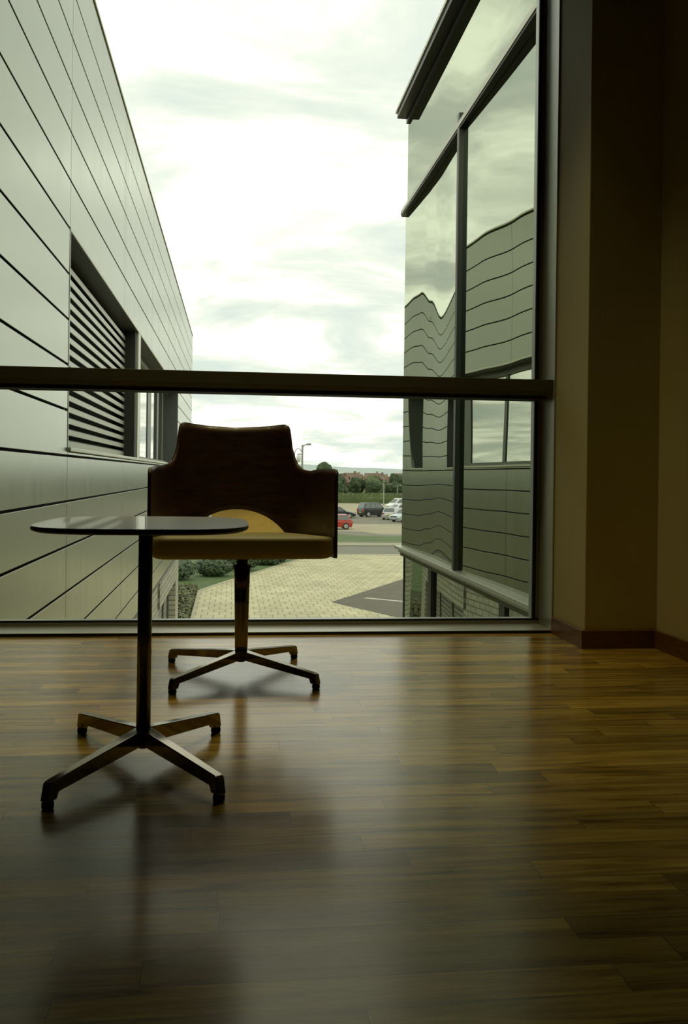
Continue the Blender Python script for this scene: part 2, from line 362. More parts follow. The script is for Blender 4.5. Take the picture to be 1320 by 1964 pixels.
for i, (sx, sy) in enumerate(SPOT_XY):  # out-of-view fill lamps with rims, added to warm and lift the room
    dl = thing('added_fill_light', 'added ceiling fill light with round rim near the window, ' + ('over the left of the table', 'over the chair', 'beside the right wall')[i], 'light', (sx, sy, 3.36), group='added ceiling fill lights')
    mb = MB(); n = 28
    rings = [[(sx+r*math.cos(2*PI*k/n), sy+r*math.sin(2*PI*k/n), z) for k in range(n)] for r, z in ((.075, 3.359), (.085, 3.352), (.060, 3.350), (.055, 3.357))]
    mb.loft(rings, cap=False); mb.build('fill_spot_rim', 'alu', dl, smooth=True)
    ld = bpy.data.lights.new('fill_spot', 'SPOT'); ld.energy = SPOT_W; ld.color = (1.0, .83, .36); ld.spot_size = math.radians(78); ld.spot_blend = 1; ld.shadow_soft_size = .12
    lo = bpy.data.objects.new('fill_spot', ld); COL.objects.link(lo); lo.parent = dl; lo.location = (0, 0, -.03)

# window (structure) with its own frame, rail, sill and panes
W1 = thing('window_1', None, None, (0, WY, 0), kind='structure')
MB().box(XL, XR, WY, GY+.09, 0, .014).box(XL, XR, GY-.01, GY+.09, .014, .03).build('window_sill', 'alu', W1, bevel=.002)
MB().box(XL, XR, WY+.002, GY, -.001, .0).box(XL, XR-.0, GY-.014, GY-.004, .03, .038).box(XR-.034, XR-.018, GY-.016, GY-.004, .03, ZT-.01).build('gasket', 'rubber', W1)
MB().box(XR-.002, XR+.004, WY+.006, GY-.016, .014, ZT).box(XR-.018, XR+.004, GY-.004, GY+.09, .014, ZT).build('window_frame', 'alu', W1, bevel=.002)
MB().box(XL, XL+.03, WY+.006, GY+.09, .014, ZT).build('window_frame', 'alu', W1, bevel=.002)
MB().box(XL, XR, WY, GY+.09, ZT, 3.36).build('window_frame', 'alu', W1, bevel=.002)
MB().box(XL, XR, WY-.003, WY, 0, .0125).build('sill_front_strip', 'rubber', W1)
# rail: flat face, chamfered lower edge, thin black gasket under it
MB().prism([(4.095, 1.139), (4.095, 1.085), (4.112, 1.068), (4.26, 1.068), (4.26, 1.139)], XL, XR+.002, 'X').build('window_rail', 'alu_dark', W1, bevel=.0015)
MB().box(XL, XR-.02, 4.13, 4.26, 1.052, 1.068).build('gasket', 'rubber', W1)
MB().box(XL+.03, XR-.018, GY, GY+.012, .03, 1.068).build('window_pane', 'glass', W1)
MB().box(XL+.03, XR-.018, GY, GY+.012, 1.139, ZT).build('window_pane', 'glass', W1)

# ------------------------------------------------------------------ outside ground
G = -4.6
def slab(name, poly, z, mat, t=.05): return struct(MB().prism(poly, z-t, z, 'Z').build(name, mat))
slab('ground', [(-700, -60), (900, -60), (1500, 3600), (-1500, 3600)], G-.06, 'field', .5)
slab('car_park', [(-40, 74), (60, 72), (75, 176), (-60, 176)], G-.02, 'carpark')
slab('worn_tarmac', [(-20, 103), (60, 97), (60, 121), (-20, 127)], G-.005, 'carpark_dark', .02)
slab('worn_tarmac', [(-5, 84), (9, 87.5), (12.0, 86.5), (13.2, 83), (30, 80), (30, 77), (-5, 78)], G-.005, 'carpark_dark', .02)
slab('grass_verge', [(-30, 73.6), (60, 72.2), (60, 76.0), (11.4, 79.8), (9.3, 82.6), (5, 84), (-30, 88)], G+.03, 'grass_far', .08)
slab('kerb_strip', [(-30, 72.9), (60, 71.5), (60, 72.2), (-30, 73.6)], G+.04, 'road', .08)
slab('footpath', [(-30, 69.9), (60, 68.8), (60, 71.5), (-30, 72.9)], G+.02, 'path', .05)
slab('kerb_strip', [(-30, 69.4), (60, 68.3), (60, 68.8), (-30, 69.9)], G+.0, 'asphalt', .05)
slab('road', [(-30, 62.2), (60, 61.2), (60, 68.3), (-30, 69.4)], G-.01, 'road')
slab('kerb_strip', [(-30, 61.5), (60, 60.5), (60, 61.2), (-30, 62.2)], G+.02, 'kerb', .06)
slab('paving', [(-1.40, 8), (20, 8), (22, 60.8), (5.7, 61.1), (3.58, 56.25), (-.11, 46.2), (-1.37, 42.5), (-1.34, 33.4)], G, 'paver')
slab('kerb_strip', [(-1.52, 8), (-1.40, 8), (-1.34, 33.4), (-1.37, 42.5), (-.11, 46.2), (3.58, 56.25), (5.7, 61.1), (5.5, 61.1), (3.42, 56.35), (-.25, 46.25), (-1.50, 42.5), (-1.46, 33.4)], G+.03, 'kerb', .08)
slab('access_road', [(4.12, 38.64), (8.54, 46.85), (16, 60.2), (20, 60.2), (20, 8), (19, 8)], G+.012, 'asphalt', .02)
slab('road_marking', [(5.60, 39.75), (5.78, 39.9), (7.25, 38.72), (7.1, 38.55)], G+.022, 'paint', .01)
slab('road_marking', [(8.3, 39.3), (8.45, 39.5), (9.9, 38.7), (9.8, 38.5)], G+.022, 'paint', .01)
slab('planted_bed', [(-14, 8), (-1.52, 8), (-1.46, 33.4), (-1.50, 42.5), (-.25, 46.25), (3.42, 56.35), (5.5, 61.1), (-30, 61.3)], G-.02, 'soil')

def leaf_cloud(mb, c, rad, n, size, flat=.0, shell=.55):
    for _ in range(n):
        while True:
            p = Vector((random.uniform(-1, 1), random.uniform(-1, 1), random.uniform(-1, 1)))
            if shell*shell < p.length_squared < 1: break
        q = Vector((c[0]+p.x*rad[0], c[1]+p.y*rad[1], c[2]+p.z*rad[2]))
        nrm = (p + Vector((random.uniform(-1, 1), random.uniform(-1, 1), random.uniform(-.6, 1)))*.8).normalized()
        u = nrm.cross(Vector((random.random(), random.random(), random.random()+.1))).normalized(); v = nrm.cross(u)
        s = size*random.uniform(.6, 1.3)
        mb.quad(q-u*s*.5, q-v*s*.32, q+u*s*.62, q+v*s*.32)
def lump(mb, c, rad, seed, sub=3, amp=.22):
    b2 = bmesh.new(); bmesh.ops.create_icosphere(b2, subdivisions=sub, radius=1)
    from mathutils import noise
    vm = {}
    for v in b2.verts:
        k = 1 + amp*noise.noise(v.co*2.2+Vector((seed*3.1, seed, 0))) + amp*.5*noise.noise(v.co*6+Vector((seed, 0, seed)))
        p = v.co*k
        vm[v.index] = mb.bm.verts.new((c[0]+p.x*rad[0], c[1]+p.y*rad[1], c[2]+p.z*rad[2]))
    for f in b2.faces: mb.bm.faces.new([vm[v.index] for v in f.verts])
    b2.free()

# lawn patch and ground cover beside the paving
slab('lawn', [(-8, 42.3), (-1.52, 42.5), (-.27, 46.25), (3.40, 56.35), (5.4, 61.0), (-8, 61)], G+.0, 'grass', .03)
mb = MB()
for _ in range(9000):
    y = random.uniform(32.2, 43.5); x = random.uniform(-3.2, -1.55)
    c = Vector((x, y, G + random.uniform(.0, .22))); a = random.uniform(0, 6.3); s = random.uniform(.05, .13)
    u = Vector((math.cos(a), math.sin(a), random.uniform(-.3, .6))).normalized()*s; v = Vector((-math.sin(a), math.cos(a), random.uniform(-.4, .4))).normalized()*s*.5
    mb.quad(c-u, c-v, c+u, c+v)
tag(mb.build('ground_cover', 'leaf2'), 'low brown and green ground cover plants between the white building and the cream paving', 'plants', kind='stuff')
SH = [(-2.9, 47.0, 1.2, .95, 'dense dark leafy shrub against the corner of the white building'),
      (-.95, 48.6, 1.0, .85, 'middle leafy shrub of the planted bed seen under the left of the seat'),
      (.55, 51.6, .9, .9, 'pale leafy shrub behind the lawn just left of the chair stem'),
      (2.0, 54.6, 1.0, .75, 'small leafy shrub showing just right of the chair stem'),
      (2.6, 56.4, .8, .7, 'farthest leafy shrub in the bed, beside the tip of the cream paving')]
for i, (x, y, r, h, lab) in enumerate(SH):
    t = thing('garden_shrub', lab, 'shrub', (x, y, G), group='leafy shrubs in the planted bed')
    mb = MB()
    lump(mb, (x, y, G+h*.5), (r*.8, r*.6, h*.5), i, 3, .4)
    leaf_cloud(mb, (x, y, G+h*.55), (r, r*.8, h*.6), 1500, .14)
    mb.build('foliage', 'leaf', t)
    mb = MB()
    for k in range(5):
        a = k*1.3; mb.tube([(x, y, G-.02), (x+.15*math.cos(a), y+.15*math.sin(a), G+h*.3), (x+.4*r*math.cos(a), y+.4*r*math.sin(a), G+h*.8)], .02, 5)
    mb.build('stem', 'bark', t)

# ------------------------------------------------------------------ left building
XA = -1.40
LB = thing('office_building', 'office building on the left clad in grey metal panels with louvres and ribbon window', 'building', (XA, 8, G))
rows = [-1.42, -1.10, -.725, -.335, .055, .44, .827, 1.214, 1.60, 1.983, 2.368, 2.755, 3.165, 3.575, 3.98, 4.375, 4.78, 5.24]
cols = [4.75, 8.2, 12.2, 16.25, 20.35, 24.4, 28.3, 31.9]
VZ0, VZ1, VY0, VY1 = .90, 2.735, 8.2, 24.0
mb = MB(); g = .009
for r0, r1 in zip(rows, rows[1:]):
    for c0, c1 in zip(cols, cols[1:]):
        z0, z1, y0, y1 = r0+g, r1-g, c0+.004, c1-.004
        if y1 > VY0 and y0 < VY1 and z1 > VZ0 and z0 < VZ1:
            if z0 < VZ0-.04: mb.box(XA-.04, XA, y0, y1, z0, VZ0-.04)
            if z1 > VZ1+.035: mb.box(XA-.04, XA, y0, y1, VZ1+.035, z1)
            if y1 > VY1+.02: mb.box(XA-.04, XA, VY1+.02, y1, max(z0, VZ0-.04) if z0 < VZ0 else z0, min(z1, VZ1+.035) if z1 > VZ1 else z1)
        else: mb.box(XA-.04, XA, y0, y1, z0, z1)
mb.build('cladding', 'clad', LB, bevel=.004, seg=1)
mb = MB()   # backing behind the joints, with the opening left out
X2 = XA-.035
mb.box(-9, X2, 4.7, 8.2, -1.45, 5.22).box(-9, X2, 24.02, 31.86, -1.45, 5.22).box(-9, X2, 8.2, 24.02, -1.45, VZ0-.04).box(-9, X2, 8.2, 24.02, VZ1+.03, 5.22)
mb.box(-9, XA-.40, 8.2, 24.02, VZ0-.04, VZ1+.03)
mb.build('wall_backing', 'clad_joint', LB)
MB().box(-9, XA+.012, 4.7, 31.93, 5.262, 5.295).build('parapet_coping', 'trim', LB, bevel=.006)
MB().box(XA-.3, XA-.002, VY0, VY1, VZ1, VZ1+.03).build('soffit', 'soffit', LB)
MB().box(XA-.04, XA+.006, VY0-.01, VY1+.02, VZ1+.005, VZ1+.04).build('window_trim', 'trim', LB, bevel=.003)
MB().box(XA-.3, XA+.03, VY0-.01, VY1+.02, VZ0-.035, VZ0).build('window_ledge', 'trim', LB, bevel=.006)
MB().box(XA-.03, XA+.004, VY0-.012, VY0+.012, VZ0, VZ1+.03).build('window_trim', 'trim', LB)
MB().box(XA-.03, XA+.006, 13.98, 14.30, VZ0, VZ1).build('window_post', 'trim', LB, bevel=.003)
MB().box(XA-.38, XA-.03, 13.86, 13.98, VZ0, VZ1).build('window_reveal', 'soffit', LB)
MB().box(XA-.38, XA-.002, 23.98, 24.02, VZ0, VZ1).build('window_reveal', 'reveal', LB)
# louvre blades
lv = MB().box(XA-.36, XA-.34, VY0, 13.86, VZ0, VZ1).build('louvre', 'clad_joint', LB)
nb = 16; step = (VZ1-VZ0-.06)/nb
for k in range(nb):
    z = VZ0 + .03 + k*step
    MB().prism([(XA-.175, z), (XA-.17, z+.050), (XA-.22, z+.075), (XA-.225, z+.067), (XA-.178, z+.044), (XA-.183, z)], VY0+.0, 13.86, 'Y').build('louvre_blade', 'louvre', lv)
# the prism above is laid out as (x, z) swept along Y
wf = MB()
XW = XA-.30
for y0, y1 in ((14.0, 14.1), (15.9, 16.0), (17.2, 17.32), (18.85, 19.6), (21.1, 21.5), (22.65, 22.8)):
    wf.box(XW-.02, XW+.015, y0, y1, VZ0, VZ1)
wf.box(XW-.02, XW+.05, 14.0, 23.98, VZ0, VZ0+.07).box(XW-.02, XW+.05, 14.0, 23.98, VZ1-.10, VZ1)
wfo = wf.build('window_frame', 'frame', LB)
for y0, y1 in ((14.1, 15.9), (16.0, 17.2), (17.32, 18.85), (19.6, 21.1), (21.5, 22.65), (22.8, 23.98)):
    MB().box(XW-.01, XW, y0, y1, VZ0+.07, VZ1-.10).build('window_pane', 'mglass2', wfo)
# recessed ground floor of pale painted brick
XB = -1.62
mb = MB().box(-9, XB, 4.7, 9.5, G, -1.45).box(-9, XB, 9.5, 14.5, -2.3, -1.45).box(-9, XB, 9.5, 14.5, G, -3.9).box(-9, XB, 14.5, 21.3, G, -1.45).box(-9, XB, 21.3, 26.9, -2.38, -1.45).box(-9, XB, 26.9, 28.2, G, -1.45).box(-9, XB-.3, 9.5, 14.5, -3.9, -2.3).box(-9, XB-.4, 21.3, 26.9, G, -2.38)
mb.build('ground_floor_wall', 'render_white', LB)
MB().box(XB-.0, XB+.05, 21.1, 28.25, -2.34, -1.52).box(XB, XB+.05, 26.9, 28.25, G, -2.34).build('white_surround', 'render_white', LB)
MB().box(-8.8, XA-.01, 4.7, 31.86, -1.50, -1.43).build('ground_floor_soffit', 'reveal', LB)
for y0, y1, z0 in ((9.5, 14.5, -3.9), (21.3, 26.9, G+.1)):
    z1 = -2.3 if y0 < 10 else -2.38
    fr = MB(); n = 3
    for k in range(n+1):
        y = y0 + (y1-y0)*k/n; fr.box(XB-.22, XB-.14, max(y0, y-.05), min(y1, y+.05), z0, z1)
    fo = fr.box(XB-.22, XB-.14, y0, y1, z1-.08, z1).build('ground_window_frame', 'frame', LB)
    for k in range(n):
        a = y0+(y1-y0)*k/n+.05; b = y0+(y1-y0)*(k+1)/n-.05
        MB().box(XB-.2, XB-.19, a, b, z0, z1-.08).build('window_blind', 'blinds', fo)

# ------------------------------------------------------------------ right building
XQ = 1.90
RB = thing('glazed_building', 'glass fronted building on the right mirroring the panelled building and clouds', 'building', (XQ, 8, G))
def pane(y0, y1, z0, z1, xb, slope, vs=0.0, name='glass_pane', ny=90, nz=40, seed=0):
    """glass sheet with the slight out-of-true bow that toughened panes have; slope(t) is the tilt along the pane"""
    acc = [0.0]
    for i in range(ny): acc.append(acc[-1] + slope((i+.5)/ny)*(y1-y0)/ny)
    mid = (max(acc)+min(acc))/2; acc = [a-mid for a in acc]
    bm = MB(); V = []
    for i in range(ny+1):
        y = y0+(y1-y0)*i/ny; t = i/ny; row = []
        for j in range(nz+1):
            z = z0+(z1-z0)*j/nz; u = j/nz
            x = xb + acc[i] + vs*.0016*math.sin(2*PI*(1.3*u+.6*t)+seed)*math.sin(PI*t)
            row.append(bm.bm.verts.new((x, y, z)))
        V.append(row)
    for i in range(ny):
        for j in range(nz): bm.bm.faces.new([V[i][j], V[i+1][j], V[i+1][j+1], V[i][j+1]])
    o = bm.build(name, 'mglass', RB, smooth=True)
    return o
def interp(pts):
    def f(t):
        for (a, va), (b, vb) in zip(pts, pts[1:]):
            if t <= b:
                k = (t-a)/(b-a); k = k*k*(3-2*k); return va+(vb-va)*k
        return pts[-1][1]
    return f
# t runs from the near end of a pane to its far end
sA = interp([(0, .006), (.2, -.004), (.5, -.016), (.8, -.025), (1, -.028)])
sB = interp([(0, .003), (.3, .017), (.5, -.002), (.68, -.018), (.85, -.022), (1, -.022)])
sU = interp([(0, 0), (.5, .003), (1, 0)])
pane(4.75, 7.76, -.09, 3.60, XQ, sA, .6)
pane(7.77, 10.38, -.09, 3.60, XQ, sB, 1.0, seed=1)
pane(4.75, 10.38, 3.66, 4.72, XQ, sU, .5, seed=2)
pane(6.50, 8.80, G, -.17, XQ+.02, interp([(0, .006), (.5, -.006), (1, .004)]), 1, seed=3)
pane(8.94, 10.38, G, -.17, XQ+.02, interp([(0, .004), (.5, .008), (1, -.004)]), 1, seed=4)
pane(4.75, 6.36, G, -.17, XQ+.02, sA, 1, seed=5)
MB().box(XQ+.06, 9, 4.75, 10.37, G, 4.72).build('inner_wall', 'clad_joint', RB)
MB().box(XQ+.012, XQ+.07, 10.37, 10.385, G, 4.72).build('corner_post', 'frame', RB)
MB().box(XQ-.06, XQ+.06, 7.68, 7.75, -.09, 3.74).build('mullion', 'frame', RB, bevel=.004)
for y in (6.43, 8.87): MB().box(XQ-.01, XQ+.06, y-.07, y+.07, G, -.16).build('mullion', 'eave', RB)
MB().box(XQ-.055, XQ+.06, 4.75, 10.42, 3.605, 3.665).build('transom', 'eave', RB, bevel=.004)
MB().box(XQ-.062, XQ-.05, 4.75, 10.425, 3.625, 3.670).build('transom_face', 'trim', RB, bevel=.002)
MB().prism([(XQ+.06, -.085), (XQ-.075, -.095), (XQ-.08, -.125), (XQ-.03, -.135), (XQ-.03, -.165), (XQ+.06, -.165)], 4.75, 10.48, 'Y').build('sill', 'trim', RB, bevel=.003)
MB().box(XQ-.02, XQ+.06, 4.75, 10.42, -.20, -.172).build('sill_flashing', 'white', RB)
ev = MB().prism([(XQ-.12, 4.70), (XQ-.12, 4.79), (9, 4.83), (9, 4.70)], 4.75, 10.40, 'Y').build('eave', 'eave', RB, bevel=.004)
MB().box(XQ-.135, XQ-.115, 4.75, 10.43, 4.765, 4.80).build('eave_trim', 'trim', RB)
MB().box(XQ-.02, XQ+.06, 4.75, 10.38, 4.64, 4.70).build('eave_moulding', 'eave', RB)

# ------------------------------------------------------------------ pedestal furniture
def leg_mesh(R, zt0, zt1, zb0, zb1, w0, w1, foot_out=.012, ang=0.0, toe=.014, r0=.012):
    """one arm of a four-star base: tapered bar from the hub with a short turned-down toe"""
    prof = [(r0, zb0), (r0, zt0), (R-.004, zt1), (R+.004, zt1-.004), (R+foot_out, toe), (R-foot_out-.004, toe), (R-foot_out-.010, zb1)]
    mb = MB(); ca, sa = math.cos(ang), math.sin(ang)
    L_, R_ = [], []
    for (r, z) in prof:
        k = min(1, max(0, r/R)); hw = (w0+(w1-w0)*k)/2
        for side, lst in ((1, L_), (-1, R_)):
            lst.append((r*ca - side*hw*sa, r*sa + side*hw*ca, z))
    mb.loft([L_, R_])
    return mb
def four_star(root, corners, hub_r, zt0, zt1, zb0, zb1, w0, w1, glide_r, toe):
    for (x, y) in corners:
        R = math.hypot(x, y); a = math.atan2(y, x)
        lg = leg_mesh(R, zt0, zt1, zb0, zb1, w0, w1, ang=a, toe=toe).build('leg', 'chrome', root, bevel=.003)
        MB().lathe(x, y, [(glide_r*.8, 0), (glide_r, .003), (glide_r, toe*.75), (glide_r*.8, toe+.002)], 16).build('glide', 'rubber', lg, smooth=True, auto=50)

# side table ---------------------------------------------------------
TX, TY = -.205, 2.284
T = thing('side_table', 'low side table with rounded grey top, black edge and four-star metal base', 'table')
def sup(a, b, n, z, k=96):
    out = []
    for i in range(k):
        t = 2*PI*i/k; c, s = math.cos(t), math.sin(t)
        out.append((a*math.copysign(abs(c)**(2/n), c), b*math.copysign(abs(s)**(2/n), s), z))
    return out
ha, hb = .2435, .295
MB().loft([sup(ha-.003, hb-.003, 3.6, .5776), sup(ha-.002, hb-.002, 3.6, .580)]).build('tabletop', 'laminate', T, smooth=True, auto=40)
MB().loft([sup(ha-.010, hb-.010, 3.6, .5668), sup(ha-.002, hb-.002, 3.6, .5700), sup(ha, hb, 3.6, .5735), sup(ha-.001, hb-.001, 3.6, .5776)]).build('table_edge', 'black_edge', T, smooth=True, auto=60)
MB().box(-.10, .10, -.14, .14, .560, .5668).build('mounting_plate', 'black_edge', T, bevel=.002)
MB().lathe(0, 0, [(.0185, .07), (.018, .30), (.018, .560)], 48, .16, 4).build('column', 'chrome', T, smooth=True)
MB().lathe(0, 0, [(.010, .040), (.0125, .043), (.0135, .075), (.016, .088)], 24).build('hub', 'chrome', T, smooth=True, auto=50)
four_star(T, [(-.167, -.284), (.184, -.268), (-.186, .286), (.168, .266)], .014, .090, .056, .052, .030, .030, .022, .013, .016)
T.location = (TX, TY, 0)

# swivel chair ---------------------------------------------------------
CX, CY = .036, 3.279
C = thing('swivel_chair', 'swivel tub chair with dark wooden shell, cream vinyl seat and four-star metal base', 'chair')
# plan curve of the shell (half), control points relative to chair centre: x, y, from back centre to arm front
plan = [(0, .262), (.07, .258), (.13, .246), (.18, .222), (.222, .180), (.252, .125), (.272, .06), (.286, -.01), (.296, -.09), (.303, -.190)]
def catmull(P, n=16):
    out = []
    for i in range(len(P)-1):
        p0 = P[i-1] if i > 0 else (-P[1][0], P[1][1]); p1, p2 = P[i], P[i+1]; p3 = P[i+2] if i+2 < len(P) else (2*P[i+1][0]-P[i][0], 2*P[i+1][1]-P[i][1])
        for k in range(n):
            t = k/n
            out.append(tuple(.5*((2*p1[j]) + (-p0[j]+p2[j])*t + (2*p0[j]-5*p1[j]+4*p2[j]-p3[j])*t*t + (-p0[j]+3*p1[j]-3*p2[j]+p3[j])*t**3) for j in (0, 1)))
    out.append(P[-1]); return out
half = catmull(plan, 18)
topx = [(0, .872), (.10, .877), (.168, .884), (.187, .886), (.197, .880), (.2015, .868), (.2045, .845), (.209, .800), (.217, .768), (.226, .744), (.240, .732), (.252, .727), (.265, .724), (.28, .722), (.294, .716), (.300, .714), (.3022, .708), (.303, .698)]
def interp_(P, x):
    for (a, va), (b, vb) in zip(P, P[1:]):
        if x <= b: return va+(vb-va)*(x-a)/(b-a)
    return P[-1][1]
def ztop(x):
    for (a, va), (b, vb) in zip(topx, topx[1:]):
        if x <= b: return va+(vb-va)*(x-a)/(b-a)
    return topx[-1][1]
def zbot(x):
    # arched cut-out in the lower back
    R, zc = .224, .340
    if x < R: 
        v = zc+math.sqrt(R*R-x*x)
        if v > .42: return v
    return .42
def dense(h):
    out = []
    for a, b in zip(h, h[1:]):
        n = 4 if a[0] > .15 and a[0] < .26 else 2
        for k in range(n): out.append((a[0]+(b[0]-a[0])*k/n, a[1]+(b[1]-a[1])*k/n))
    out.append(h[-1]); return out
hd = dense(half)
full = [(-x, y, x) for x, y in hd[::-1]] + [(x, y, x) for x, y in hd[1:]]
mb = MB(); NT = 14; Vt = []
for (x, y, ax) in full:
    zt, zb = ztop(ax), zbot(abs(x-.012)); row = []
    if x > .2: zt += interp_([(.2, 0), (.222, -.008), (.245, -.015), (.265, -.013), (.285, -.002), (.305, .007)], x)
    rec = max(0, (y-.05)/.21)      # the back leans, the arms stand upright
    for k in range(NT+1):
        z = zb+(zt-zb)*k/NT
        lean = rec*((z-.45)*.16)
        row.append(mb.bm.verts.new((x*(1+.0*lean), y+lean, z)))
    Vt.append(row)
for a, b in zip(Vt, Vt[1:]):
    for k in range(NT): mb.bm.faces.new([a[k], b[k], b[k+1], a[k+1]])
sh = mb.build('backrest_shell', 'veneer', C, smooth=True, mats=['ply_edge'], auto=60)
sm = sh.modifiers.new('thick', 'SOLIDIFY'); sm.thickness = .011; sm.offset = 0; sm.material_offset_rim = 1; sm.use_even_offset = True
# golden panel seen through the arch, in two pieces with a narrow slot between them
for x0, x1 in ((-.20, -.0885), (-.0795, .21)):
    mb = MB(); V = []; n = 24
    for i in range(n+1):
        x = x0+(x1-x0)*i/n; row = []
        for k in range(9):
            z = .40+.215*k/8; row.append(mb.bm.verts.new((x, .296-.30*x*x+(.615-z)*.45, z)))
        V.append(row)
    for a, b in zip(V, V[1:]):
        for k in range(8): mb.bm.faces.new([a[k], b[k], b[k+1], a[k+1]])
    p = mb.build('lower_back_panel', 'gold', C, smooth=True); p['label'] = 'pale golden wood panel behind the arch'
# cushion: rounded box, crowned on top, front corners rounded
def cushion():
    mb = MB(); bm = mb.bm
    xs0, xs1, ys0, ys1, z0, z1 = -.290, .288, -.245, .235, .421, .4925
    lev = [(z0, .016), (z0+.006, .004), (z0+.016, 0), (z1-.014, 0), (z1-.006, .002), (z1-.001, .007), (z1+.001, .018), (z1+.002, .06), (z1+.002, .12), (z1+.002, .19)]
    rings = []
    for z, ins in lev:
        a = (xs1-xs0)/2-ins; b = (ys1-ys0)/2-ins; cx = (xs0+xs1)/2; cy = (ys0+ys1)/2
        r = max(.012, .055-ins*.6); ring = []
        for (sx, sy, t0) in ((1, 1, 0), (-1, 1, PI/2), (-1, -1, PI), (1, -1, 1.5*PI)):
            taper = .80 if sy > 0 else 1.0
            rc = min(r*(2.6 if sy > 0 else 1), a*.9, b*.9)
            for k in range(9):
                t = t0+PI/2*k/8
                ring.append((cx+sx*(a*taper-rc)+rc*math.cos(t), cy+sy*(b-rc)+rc*math.sin(t), z + .004*math.exp(-((cx+sx*a)/.2)**2) if ins > .02 else z))
        rings.append(ring)
    rings = [[(x, y, z-(.030*(y+.245) if z > .46 else 0)) for x, y, z in r] for r in rings]
    mb.loft(rings); return mb
cu = cushion().build('seat', 'vinyl', C, smooth=True)
MB().box(-.10, .10, -.10, .10, .408, .422).build('seat_plate', 'black_edge', C, bevel=.003)
MB().lathe(0, 0, [(.0195, .372), (.0195, .410)], 24).build('seat_post', 'black_edge', C, smooth=True, auto=50)
MB().lathe(0, 0, [(.0285, .371), (.032, .3735), (.032, .381), (.029, .3825)], 32).build('column_cap', 'black_edge', C, smooth=True, auto=40)
MB().lathe(0, 0, [(.0235, .075), (.0245, .10), (.0275, .25), (.0305, .371)], 48, .20, 4).build('column', 'chrome', C, smooth=True)
MB().lathe(0, 0, [(.012, .045), (.0155, .048), (.0165, .08), (.022, .09)], 24).build('hub', 'chrome', C, smooth=True, auto=50)
four_star(C, [(-.217, -.276), (.242, -.228), (-.251, .227), (.203, .277)], .016, .086, .050, .055, .030, .032, .022, .013, .015)
for o_ in C.children:
    if o_.name.split('.')[0] in ('backrest_shell', 'seat', 'lower_back_panel', 'seat_plate'):
        o_.data.transform(Matrix.Translation((-.011, 0, 0)) @ Matrix.Rotation(math.radians(4.2), 4, 'Z') @ Matrix.Diagonal((1.028 if 'seat' in o_.name else 1.010, 1, 1, 1)))
C.location = (CX, CY, 0)

# ------------------------------------------------------------------ street furniture
def lamp(x, y, h, arm, lab, thick=.06, group=None, name='street_lamp', camera_=False):
    t = thing(name, lab, 'lamp post', (x, y, G), group=group)
    MB().tube([(x, y, G-.02), (x, y, G+h)], thick, 10, thick*.8).build('pole', 'pole', t, smooth=True, auto=50)
    MB().tube([(x, y, G+h-.12), (x+arm*.5, y, G+h+.0), (x+arm, y, G+h+.03)], thick*.5, 8).build('arm', 'pole', t, smooth=True, auto=50)
    MB().box(x+arm*.75, x+arm*1.55, y-.12, y+.12, G+h-.03, G+h+.10).build('lamp_head', 'pole', t, bevel=.04)
    if camera_:
        c = MB().box(x-.32, x+.02, y-.04, y+.04, G+h-.62, G+h-.55).build('bracket', 'pole', t)
        MB().lathe(x-.22, y, [(.04, G+h-1.1), (.12, G+h-1.0), (.14, G+h-.85), (.14, G+h-.7), (.05, G+h-.6)], 14).build('camera_dome', 'whitecar', t, smooth=True)
        MB().box(x-.02, x+.45, y-.1, y+.1, G+h-2.55, G+h-2.35).box(x-.1, x+.2, y-.12, y+.12, G+h-3.1, G+h-2.6).build('junction_box', 'pole', t, bevel=.02)
    return t
import math as _m
lamp(4.25, 58, 7.1, .35, 'grey lamp post with camera dome rising beside the chair back', .075, camera_=True)
t = thing('hooked_post', 'thin hooked pole just left of the lamp post with the camera dome', 'pole', (3.78, 57.2, G))
pts = [(3.72, 57.2, G-.02), (3.72, 57.2, G+6.5)] + [(3.72+.22-.22*_m.cos(a), 57.2, G+6.5+.35*_m.sin(a)) for a in (.5, 1, 1.57, 2.1, 2.7)]
MB().tube(pts, .028, 8).build('pole', 'pole', t, smooth=True)
MB().lathe(3.72, 57.2, [(.09, G), (.09, G+.35), (.04, G+.42)], 12).build('pole_base', 'pole', t)
lamp(26.2, 162, 4.9, -.4, 'tall thin lamp post in front of the trees above the dark off-roader', .09)
lamp(31.2, 176.5, 3.3, .5, 'short lamp post with pale head among the trees near the glass building', .09)
lamp(19.9, 179, 3.6, .3, 'pale lamp post at the left of the distant tree line', .08)

